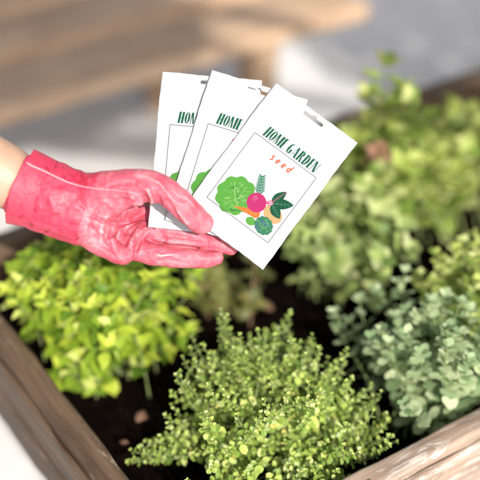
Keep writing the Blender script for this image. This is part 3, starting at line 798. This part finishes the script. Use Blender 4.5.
# (polyline, amplitude mm (+ ridge / - groove), width px)
folds = [
 ([(148, 211), (146, 200), (140, 194)], -2.2, 3.2), ([(152, 209), (152, 198), (148, 190), (140, 186)], 1.5, 3.0), ([(158, 213), (160, 203), (156, 192)], -1.4, 2.6),
 ([(148, 210), (136, 217), (122, 224), (108, 226)], -2.6, 4.0), ([(146, 206), (130, 209), (112, 213), (98, 220)], 1.0, 4.5), ([(140, 219), (126, 230), (122, 238)], -1.2, 2.4),
 ([(144, 222), (134, 236), (128, 250)], 1.3, 3.0), ([(150, 226), (140, 240), (134, 256)], -1.6, 2.5),
 ([(168, 188), (176, 198), (186, 206)], -1.0, 2.6), ([(173, 205), (184, 218), (192, 228)], 1.1, 2.6), ([(165, 196), (172, 208), (180, 220)], -1.2, 2.6), ([(180, 192), (190, 203), (200, 214)], .8, 2.4),
 ([(160, 232), (166, 240), (164, 246)], -1.0, 2.2), ([(150, 232), (158, 228), (176, 232), (200, 236)], 1.0, 2.6), ([(146, 241), (170, 246), (196, 249), (218, 251)], -1.1, 1.6), ([(158, 237), (180, 240), (205, 243)], -.8, 2.4),
 ([(150, 262), (168, 258), (184, 262)], -.7, 2.2), ([(150, 252), (162, 256), (176, 254)], .8, 2.4),
 ([(70, 166), (76, 176), (84, 184)], -1.3, 2.6), ([(78, 168), (86, 178), (96, 184)], 1.1, 2.6), ([(88, 170), (95, 180)], -.9, 2.4), ([(62, 165), (66, 174)], 1.0, 2.6), ([(50, 158), (56, 170)], -.8, 3.0),
 ([(100, 206), (92, 220), (88, 236)], -.9, 2.8), ([(108, 214), (100, 232), (102, 246)], 1.0, 3.0), ([(116, 222), (108, 240), (112, 256)], -1.1, 2.6), ([(122, 224), (116, 240)], .9, 2.4),
 ([(84, 222), (98, 232), (116, 240)], -.7, 2.6), ([(112, 190), (124, 200), (128, 210)], -.8, 3.0), ([(122, 186), (132, 196), (138, 206)], .8, 3.0), ([(98, 196), (110, 204), (116, 212)], .6, 3.0),
 ([(14, 215), (40, 226), (70, 236)], .5, 3.0), ([(104, 188), (118, 184), (134, 184)], -.7, 2.4), ([(110, 196), (126, 196), (142, 198)], .7, 2.6), ([(96, 226), (106, 236), (118, 244)], 1.2, 3.0), ([(88, 214), (104, 222), (118, 224)], -1.3, 3.0),
 ([(76, 200), (84, 206), (90, 216)], -.6, 3.0), ([(132, 176), (144, 180), (154, 186)], -.7, 2.4), ([(150, 178), (160, 184), (168, 194)], .8, 2.2), ([(188, 204), (196, 212), (202, 220)], -.5, 2.0), ([(126, 204), (138, 202), (148, 206)], .9, 2.0),
 ([(98, 244), (110, 252), (120, 262)], -.8, 2.4), ([(30, 180), (34, 200), (30, 215)], -.5, 4.0), ([(48, 190), (54, 210), (52, 228)], .5, 4.0)]
for poly, amp, w in folds:
    d, e = pdist(poly); disp += 2.3 * amp * 1e-3 * np.exp(-(d / (w * .85)) ** 2) * e * front
for i in range(n):
    q_ = V(co[i]); w_ = noise.noise(q_ * 55) * 0.0010 + noise.noise(V((q_.x * 130, q_.y * 90, q_.z * 90))) * 0.00055 + abs(noise.noise(V((q_.x * 70 + q_.y * 30, q_.y * 160, q_.z * 120)) + V((3, 0, 0)))) * -0.0007
    disp[i] += w_
tipmask = np.clip((pxs - 190) / 14, 0, 1); disp *= (1 - .5 * tipmask)
co2 = co + no * disp[:, None]
me.vertices.foreach_set('co', co2.astype(np.float32).ravel()); me.update()

# glove material: printed fabric cuff and dipped, scuffed hand part with painted fold highlights (object space)
M_glove, nt, b = newmat('pink_rubber_glove')
v = texco(nt); sep = nt.nodes.new('ShaderNodeSeparateXYZ'); L(nt, v, sep.inputs[0])
# boundary line through photo (91,205)-(78,246); hand-space x across it
pa, pb = hp(93, 200), hp(77, 246); nx_, ny_ = -(pb.y - pa.y), (pb.x - pa.x); ll = math.hypot(nx_, ny_); nx_, ny_ = nx_ / ll, ny_ / ll
if nx_ < 0: nx_, ny_ = -nx_, -ny_
dline = math_(nt, 'ADD', math_(nt, 'ADD', math_(nt, 'MULTIPLY', sep.outputs[0], nx_), math_(nt, 'MULTIPLY', sep.outputs[1], ny_)), -(pa.x * nx_ + pa.y * ny_))
wob = noise_(nt, v, 90, 2, .5); dline = math_(nt, 'ADD', dline, math_(nt, 'MULTIPLY', math_(nt, 'SUBTRACT', wob, .5), .004))
coat = ramp(nt, math_(nt, 'ADD', math_(nt, 'MULTIPLY', dline, 700), .5, True), [(0, (0, 0, 0)), (1, (1, 1, 1))]).outputs[0]
# upper limit: coating also starts below the piping near the wrist
n1 = noise_(nt, v, 38, 6, .65); n2 = noise_(nt, v, 420, 3, .6); n3 = noise_(nt, v, 120, 5, .7)
cuffc = ramp(nt, n1, [(0.3, (0.48, 0.024, 0.062)), (0.7, (0.52, 0.038, 0.08))]).outputs[0]
handc = ramp(nt, n1, [(0.30, (0.42, 0.045, 0.08)), (0.5, (0.50, 0.09, 0.13)), (0.75, (0.56, 0.15, 0.18))]).outputs[0]
# sprigs printed on the cuff
def sprigs(sc, seed, th, stretch, rotz):
    mp = nt.nodes.new('ShaderNodeMapping'); mp.inputs['Rotation'].default_value = (0, 0, rotz); mp.inputs['Scale'].default_value = stretch; mp.inputs['Location'].default_value = (seed, seed * .7, 0)
    L(nt, v, mp.inputs[0]); vo = nt.nodes.new('ShaderNodeTexVoronoi'); vo.inputs['Scale'].default_value = sc; vo.inputs['Randomness'].default_value = 1.0
    L(nt, mp.outputs[0], vo.inputs['Vector']); return ramp(nt, vo.outputs['Distance'], [(th + .09, (1, 1, 1)), (th + .16, (0, 0, 0))]).outputs[0]
cl = noise_(nt, v, 75, 2, .5); clm = ramp(nt, cl, [(.47, (0, 0, 0)), (.53, (1, 1, 1))]).outputs[0]
sp = math_(nt, 'MAXIMUM', sprigs(260, .3, .2, (1, .45, 1), .6), sprigs(260, 1.7, .2, (1, .45, 1), -.9)); sp = math_(nt, 'MULTIPLY', sp, clm)
gp = nt.nodes.new('ShaderNodeNewGeometry'); ridge_sheen = ramp(nt, math_(nt, 'ADD', gp.outputs['Pointiness'], math_(nt, 'MULTIPLY', math_(nt, 'SUBTRACT', n1, .5), .10)), [(.505, (0, 0, 0)), (.56, (1, 1, 1))]).outputs[0]  # paler ridges: fold highlights painted into the glove colour
handc = mixc(nt, math_(nt, 'MULTIPLY', ridge_sheen, .6), handc, (0.78, 0.46, 0.47))
dirt = ramp(nt, n3, [(.60, (0, 0, 0)), (.70, (1, 1, 1))]).outputs[0]
handc = mixc(nt, math_(nt, 'MULTIPLY', dirt, .45), handc, (0.33, 0.05, 0.08))
handc = mixc(nt, math_(nt, 'MULTIPLY', ramp(nt, noise_(nt, v, 330, 3, .6), [(.66, (0, 0, 0)), (.72, (1, 1, 1))]).outputs[0], .5), handc, (0.22, 0.07, 0.07))
# worn dark tip of the index finger
tipc = hp(234, 249, -2.4); dt = nt.nodes.new('ShaderNodeVectorMath'); dt.operation = 'DISTANCE'; L(nt, v, dt.inputs[0]); dt.inputs[1].default_value = tipc
handc = mixc(nt, ramp(nt, dt.outputs['Value'], [(.004, (.6, .6, .6)), (.013, (0, 0, 0))]).outputs[0], handc, (0.42, 0.03, 0.07))
L(nt, mixc(nt, coat, cuffc, handc), b.inputs['Base Color'])
L(nt, ramp(nt, n3, [(.3, (.40,) * 3), (.7, (.58,) * 3)]).outputs[0], b.inputs['Roughness'])
b.inputs['Coat Weight'].default_value = .16; b.inputs['Coat Roughness'].default_value = .36
wv = nt.nodes.new('ShaderNodeTexWave'); wv.inputs['Scale'].default_value = 260; wv.inputs['Distortion'].default_value = 1.5; wv.inputs['Detail'].default_value = 1
L(nt, v, wv.inputs['Vector'])
mpw = nt.nodes.new('ShaderNodeMapping'); mpw.inputs['Rotation'].default_value = (0, 0, .5); mpw.inputs['Scale'].default_value = (1, .38, 1); L(nt, v, mpw.inputs[0])
rn = nt.nodes.new('ShaderNodeTexNoise'); rn.noise_type = 'RIDGED_MULTIFRACTAL'; rn.inputs['Scale'].default_value = 75; rn.inputs['Detail'].default_value = 3; rn.inputs['Roughness'].default_value = .5; rn.inputs['Distortion'].default_value = .8
L(nt, mpw.outputs[0], rn.inputs['Vector'])
crk = math_(nt, 'MULTIPLY', rn.outputs['Fac'], 1.1)
hgt = math_(nt, 'ADD', math_(nt, 'ADD', math_(nt, 'MULTIPLY', n2, .35), crk), math_(nt, 'ADD', math_(nt, 'MULTIPLY', wv.outputs['Fac'], .03), n3)); bump(nt, b, hgt, .85, .0018)
me.materials.append(M_glove)
for p in me.polygons: p.use_smooth = True

# place glove in the world, parented to the person without losing place
def parent_keep(o, par, mw):
    o.parent = par; o.matrix_parent_inverse = Matrix.Identity(4)
    o.matrix_basis = par_inv @ mw
par_inv = Matrix.Translation((-0.85, 0.38, 0)).inverted()
parent_keep(glove, person, HM)
glove['label'] = 'pink rubber gardening glove with printed cuff and pale piping'
bvh = None

def surf_path(pts, step=2.0, off=0.0):
    out = []; eye = V((-(130 - 240) * S, (205 - 240) * S, T0))
    eye = hp(240, 240, 0); eye = V((eye.x, eye.y, T0))
    dense = []
    for (x0, y0), (x1, y1) in zip(pts, pts[1:]):
        k = max(1, int(math.dist((x0, y0), (x1, y1)) / step))
        for q2 in range(k): dense.append((x0 + (x1 - x0) * q2 / k, y0 + (y1 - y0) * q2 / k))
    dense.append(pts[-1])
    for x, y in dense:
        d = (hp(x, y, 0) - eye).normalized(); h = bvh.ray_cast(eye, d)
        if h[0] is not None: out.append(h[0] + h[1] * off)
    # light smoothing
    for _ in range(3): out = [out[0]] + [(out[i - 1] + out[i] * 2 + out[i + 1]) / 4 for i in range(1, len(out) - 1)] + [out[-1]]
    return out
# rolled hem round the cuff opening
tbs = Tubes(); hem = []
c0 = hp(23, 186.5, 0); ax = (hp(48, 197, 0) - hp(23, 187, 0)).normalized(); sd_ = ax.cross(V((0, 0, 1))).normalized(); dp_ = sd_.cross(ax)
def cuff_ring(c, ra, rb, k=64, w=1.0): return [c + sd_ * (ra * S * math.cos(2 * math.pi * i / k)) + dp_ * (rb * S * math.sin(2 * math.pi * i / k)) + ax * (.0008 * math.sin(i * 1.1) + .0006 * math.sin(i * 2.7)) for i in range(k)]
# flared cuff mouth: an open sleeve from the hem into the hand
vs, fs = [], []; prof = [(46, 36.5, 30.2), (34, 38.2, 31.5), (23, 39.5, 32.5), (20.6, 40.0, 33.0), (20.0, 39.3, 32.4), (21.5, 38.0, 31.2), (34, 36.6, 30)]
K = 72
for (xx, ra, rb) in prof:
    c = hp(23, 186.5, 0) + ax * ((xx - 23) * S * 1.0)
    for i in range(K):
        a = 2 * math.pi * i / K; wr = 1 + .012 * math.sin(5 * a + xx * .1) + .008 * math.sin(9 * a + 1)
        vs.append(c + sd_ * (ra * wr * S * math.cos(a)) + dp_ * (rb * wr * S * math.sin(a)) + ax * (.0012 * math.sin(3 * a) + .0006 * math.sin(8 * a)))
for r_ in range(len(prof) - 1):
    for i in range(K): fs.append((r_ * K + i, r_ * K + (i + 1) % K, (r_ + 1) * K + (i + 1) % K, (r_ + 1) * K + i))
hemo = mesh_np('cuff_hem', vs, fs, M_glove, glove)
me_ = glove.data; nv_ = len(me_.vertices)
bvh = BVHTree.FromPolygons([v_.co[:] for v_ in me_.vertices] + [tuple(v_) for v_ in vs], [tuple(p.vertices) for p in me_.polygons] + [tuple(a_ + nv_ for a_ in f_) for f_ in fs])
M_pipe = plain('pale_pink_piping', (0.58, 0.26, 0.30), 0.7)
tbs = Tubes(); path = surf_path([(22.5, 160), (32, 166), (42, 170), (54, 176), (68, 182.5), (82, 186.5), (98, 189), (116, 190), (134, 193), (146, 197)], off=.0001)
tbs.add(path, .00105, .00035, 8)
pipe = tbs.build('piping', M_pipe, None); pipe.parent = glove
# dark sprigs printed on the cuff fabric
M_print = plain('dark_pink_print', (0.30, 0.016, 0.045), 0.6)
pv, pf = [], []; rs = random.Random(11)
eye = hp(240, 240, 0); eye = V((eye.x, eye.y, T0))
def petal(x0, y0, x1, y1, w_):
    pts = leafpoly(x0, y0, x1, y1, w_, 5); b0_ = len(pv); ok = []
    for x, y in pts:
        h = bvh.ray_cast(eye, (hp(x, y, 0) - eye).normalized())
        if h[0] is None: return
        ok.append(h[0] + h[1] * .00012)
    n_ = len(ok); c_ = sum(ok, V((0, 0, 0))) / n_; c_ = c_ + V((0, 0, .0001))
    pv.extend(ok + [c_]); pf.extend([(b0_ + a_, b0_ + (a_ + 1) % n_, b0_ + n_) for a_ in range(n_)])
for (x, y) in ((44, 176), (36, 184), (58, 190), (30, 196), (47, 200), (64, 202), (76, 196), (24, 208), (38, 212), (54, 216), (68, 213), (80, 210), (20, 219), (34, 224), (48, 228), (62, 230), (74, 236), (72, 226), (50, 168), (62, 175), (84, 199), (42, 220), (58, 206)):
    a0 = rs.uniform(0, 6.28); k_ = rs.choice((3, 4, 5)); sz = rs.uniform(3.0, 5.0)
    for q_ in range(k_):
        a1 = a0 + (q_ - k_ / 2) * rs.uniform(.5, .8); sx, sy = x + rs.uniform(-1, 1) + math.cos(a0) * q_ * .9, y + rs.uniform(-1, 1) + math.sin(a0) * q_ * .9
        petal(sx, sy, sx + sz * math.cos(a1), sy + sz * math.sin(a1), rs.uniform(.8, 1.25))
mesh_np('printed_sprigs', pv, pf, M_print, glove, smooth=False)
md = hemo.modifiers.new('sub', 'SUBSURF'); md.levels = 1; md.render_levels = 1

# body: one skinned figure standing left of the planter, left arm reaching over it
M_skin, nt, b = newmat('skin')
sn = noise_(nt, texco(nt), 30, 5, .6)
L(nt, ramp(nt, sn, [(.3, (.40, .24, .165)), (.7, (.47, .295, .21))]).outputs[0], b.inputs['Base Color']); b.inputs['Roughness'].default_value = .5
b.inputs['Subsurface Weight'].default_value = .15; b.inputs['Subsurface Radius'].default_value = (.01, .004, .002); b.inputs['Subsurface Scale'].default_value = .5
def skin_obj(name, joints, edges, mat, root=0, sub=2, parent=person):
    me = bpy.data.meshes.new(name); me.from_pydata([j[0] for j in joints], edges, []); o = bpy.data.objects.new(name, me); COL.objects.link(o)
    md = o.modifiers.new('Skin', 'SKIN'); md.use_smooth_shade = True
    for i, j in enumerate(joints):
        sv = me.skin_vertices[0].data[i]; r = j[1]; sv.radius = r if isinstance(r, tuple) else (r, r); sv.use_root = (i == root)
    sb_ = o.modifiers.new('Sub', 'SUBSURF'); sb_.levels = sub; sb_.render_levels = sub
    m2 = evaluated_mesh(o); o.modifiers.clear(); o.data = m2; m2.materials.append(mat)
    for p in m2.polygons: p.use_smooth = True
    o.parent = parent
    return o
OX = V((-0.85, 0.38, 0))
def wl(p): return tuple(V(p) - OX)
wr_w = HM @ hp(40, 194, 0); mid_w = HM @ hp(-6, 171, -.3); el_w = at_depth(-190, 78, 1.10)
sh_w = V((-0.70, 0.62, 1.36))
J = [(wl((-0.86, 0.38, 0.95)), (.15, .12)), (wl((-0.84, 0.40, 1.15)), (.13, .11)), (wl((-0.79, 0.43, 1.34)), (.15, .10)), (wl((-0.76, 0.44, 1.44)), .055), (wl((-0.74, 0.45, 1.50)), .05), (wl((-0.71, 0.46, 1.60)), (.078, .09)), (wl((-0.70, 0.46, 1.70)), (.06, .07)),
     (wl(sh_w), .055), (wl(sh_w.lerp(el_w, .5)), .047), (wl(el_w), .044), (wl(mid_w.lerp(el_w, .5)), .0425), (wl(mid_w), .0395), (wl(wr_w), .033),
     (wl((-0.86, 0.23, 1.34)), .055), (wl((-0.90, 0.17, 1.10)), .043), (wl((-0.80, 0.14, 0.87)), .03), (wl((-0.75, 0.15, 0.78)), .03),
     (wl((-0.86, 0.47, 0.86)), .095), (wl((-0.83, 0.48, 0.49)), .06), (wl((-0.86, 0.48, 0.09)), .04), (wl((-0.74, 0.49, 0.035)), .034),
     (wl((-0.88, 0.29, 0.86)), .095), (wl((-0.86, 0.28, 0.49)), .06), (wl((-0.89, 0.28, 0.09)), .04), (wl((-0.77, 0.27, 0.035)), .034)]
Ed = [(0, 1), (1, 2), (2, 3), (3, 4), (4, 5), (5, 6), (2, 7), (7, 8), (8, 9), (9, 10), (10, 11), (11, 12), (2, 13), (13, 14), (14, 15), (15, 16), (0, 17), (17, 18), (18, 19), (19, 20), (0, 21), (21, 22), (22, 23), (23, 24)]
skin_obj('body', J, Ed, M_skin)
M_shirt = plain('white_shirt', (.7, .7, .7), .8); M_trs = plain('blue_trousers', (.05, .08, .16), .8); M_hair = plain('brown_hair', (.06, .035, .02), .6)
def grow(r, g=.014): return tuple(x + g for x in r) if isinstance(r, tuple) else r + g
sel = [0, 1, 2, 7, 8, 13, 14]; mp_ = {k: i for i, k in enumerate(sel)}
skin_obj('shirt', [(J[k][0], grow(J[k][1], .02)) for k in sel], [(mp_[a], mp_[b_]) for a, b_ in Ed if a in mp_ and b_ in mp_], M_shirt)
sel = [0, 17, 18, 19, 21, 22, 23]; mp_ = {k: i for i, k in enumerate(sel)}
skin_obj('trousers', [(J[k][0], grow(J[k][1], .018)) for k in sel], [(mp_[a], mp_[b_]) for a, b_ in Ed if a in mp_ and b_ in mp_], M_trs)
skin_obj('hair', [(wl((-0.745, 0.44, 1.70)), (.085, .085)), (wl((-0.79, 0.44, 1.62)), (.07, .08)), (wl((-0.80, 0.43, 1.50)), (.05, .06))], [(0, 1), (1, 2)], M_hair)

# ------------------------------------------------------------------ unseen tree, added to throw shade on the bench and ground
tree = empty('added_shade_tree', (3.1, -.4, 0)); tag(tree, 'unseen leafy tree added right of the planter to throw dappled shade on the ground', 'tree')
TL = Leaves(); TT = Tubes(); SH = V((0.5, -1.31, 1.0))
def over(x, y, h, H=3.3): return V((x, y, h)) + SH * (H - h)
clumps = []
def clump(c, r, n, s=.07):
    clumps.append(c)
    for _ in range(n):
        d = rv(1).normalized() * (random.random() ** .4) * r; d.z *= .28
        TL.add('pointed', (c + d) - V((3.1, -.4, 0)), rv(1), V((0, 0, 1)) + rv(.5), s * random.uniform(.8, 1.3), 1.5)
# (ground point, height of the shaded thing, radius, leaves)
for (x, y, h, r, n) in ((-.40, 2.24, .45, .2, 420), (-.62, 2.14, .45, .22, 420), (-.27, 2.38, .45, .17, 330), (-.48, 2.52, .45, .32, 900), (-.75, 2.45, .45, .30, 700), (-.95, 2.3, .45, .34, 800), (-.58, 2.82, .45, .23, 500), (-1.1, 2.0, .45, .4, 700), (-.60, 2.8, .45, .34, 600),
                        (.62, 3.35, 0, .42, 1100), (.95, 3.75, 0, .5, 1200), (.56, 2.90, 0, .22, 420), (.75, 3.0, 0, .28, 600), (1.2, 3.4, 0, .45, 900), (.40, 3.6, 0, .28, 420), (.5, 4.1, 0, .4, 700), (1.4, 4.2, 0, .5, 800), (1.0, 4.5, 0, .5, 800), (.30, 3.28, 0, .13, 110)):
    clump(over(x, y, h, 3.3 + random.uniform(-.2, .3)), r, int(n * (.95 if x < 0 else .27)))
fork = V((2.8, -.6, 1.9)) - V((3.1, -.4, 0))
TT.add([V((0, 0, -.02)), V((-.05, -.05, .8)), V((-.15, -.25, 1.4)), fork], .13, .08, 10)
for c in clumps:
    e = c - V((3.1, -.4, 0)); TT.add(bez(fork, fork + V((0, 0, .5)), e.lerp(fork, .3) + V((0, 0, -.1)), e, 8), .04, .012, 6)
M_trunk = plain('bark_trunk', (.12, .09, .07), .9)
TL.build('crown', M_tree, tree); TT.build('trunk', M_trunk, tree)

# ------------------------------------------------------------------ light, sky, camera
sun_dir = V((0.29, -0.76, 0.58)).normalized()
el = math.asin(sun_dir.z); az = math.atan2(sun_dir.x, sun_dir.y)
sl = bpy.data.lights.new('sun', 'SUN'); sl.energy = 4.6; sl.angle = math.radians(.5); sl.color = (1, .95, .88)
so = link(bpy.data.objects.new('sun', sl)); so.rotation_euler = sun_dir.to_track_quat('Z', 'Y').to_euler()
W = bpy.data.worlds.new('World'); SC.world = W; W.use_nodes = True; nt = W.node_tree
sky = nt.nodes.new('ShaderNodeTexSky'); sky.sky_type = 'NISHITA'; sky.sun_disc = False; sky.sun_elevation = el; sky.sun_rotation = az; sky.air_density = .7; sky.dust_density = 3.5; sky.ozone_density = .3
bw = nt.nodes.new('ShaderNodeRGBToBW'); nt.links.new(sky.outputs[0], bw.inputs[0])
nt.links.new(mixc(nt, .6, sky.outputs[0], bw.outputs[0]), nt.nodes['Background'].inputs[0]); nt.nodes['Background'].inputs[1].default_value = .15

cd = bpy.data.cameras.new('camera'); cam = link(bpy.data.objects.new('camera', cd)); SC.camera = cam
cam.location = CAMLOC; cam.rotation_euler = (math.radians(90) - PITCH, 0, 0)
cd.sensor_width = 36; cd.lens = 36 * FPX / 480; cd.clip_end = 500; cd.clip_start = .01
cd.dof.use_dof = True; cd.dof.focus_distance = 1.178; cd.dof.aperture_fstop = 2.0; cd.dof.aperture_blades = 0
vs_ = SC.view_settings; vs_.view_transform = 'Standard'; vs_.look = 'None'; vs_.gamma = 1; vs_.use_curve_mapping = False; vs_.exposure = 0.34
SC.cycles.max_bounces = 8
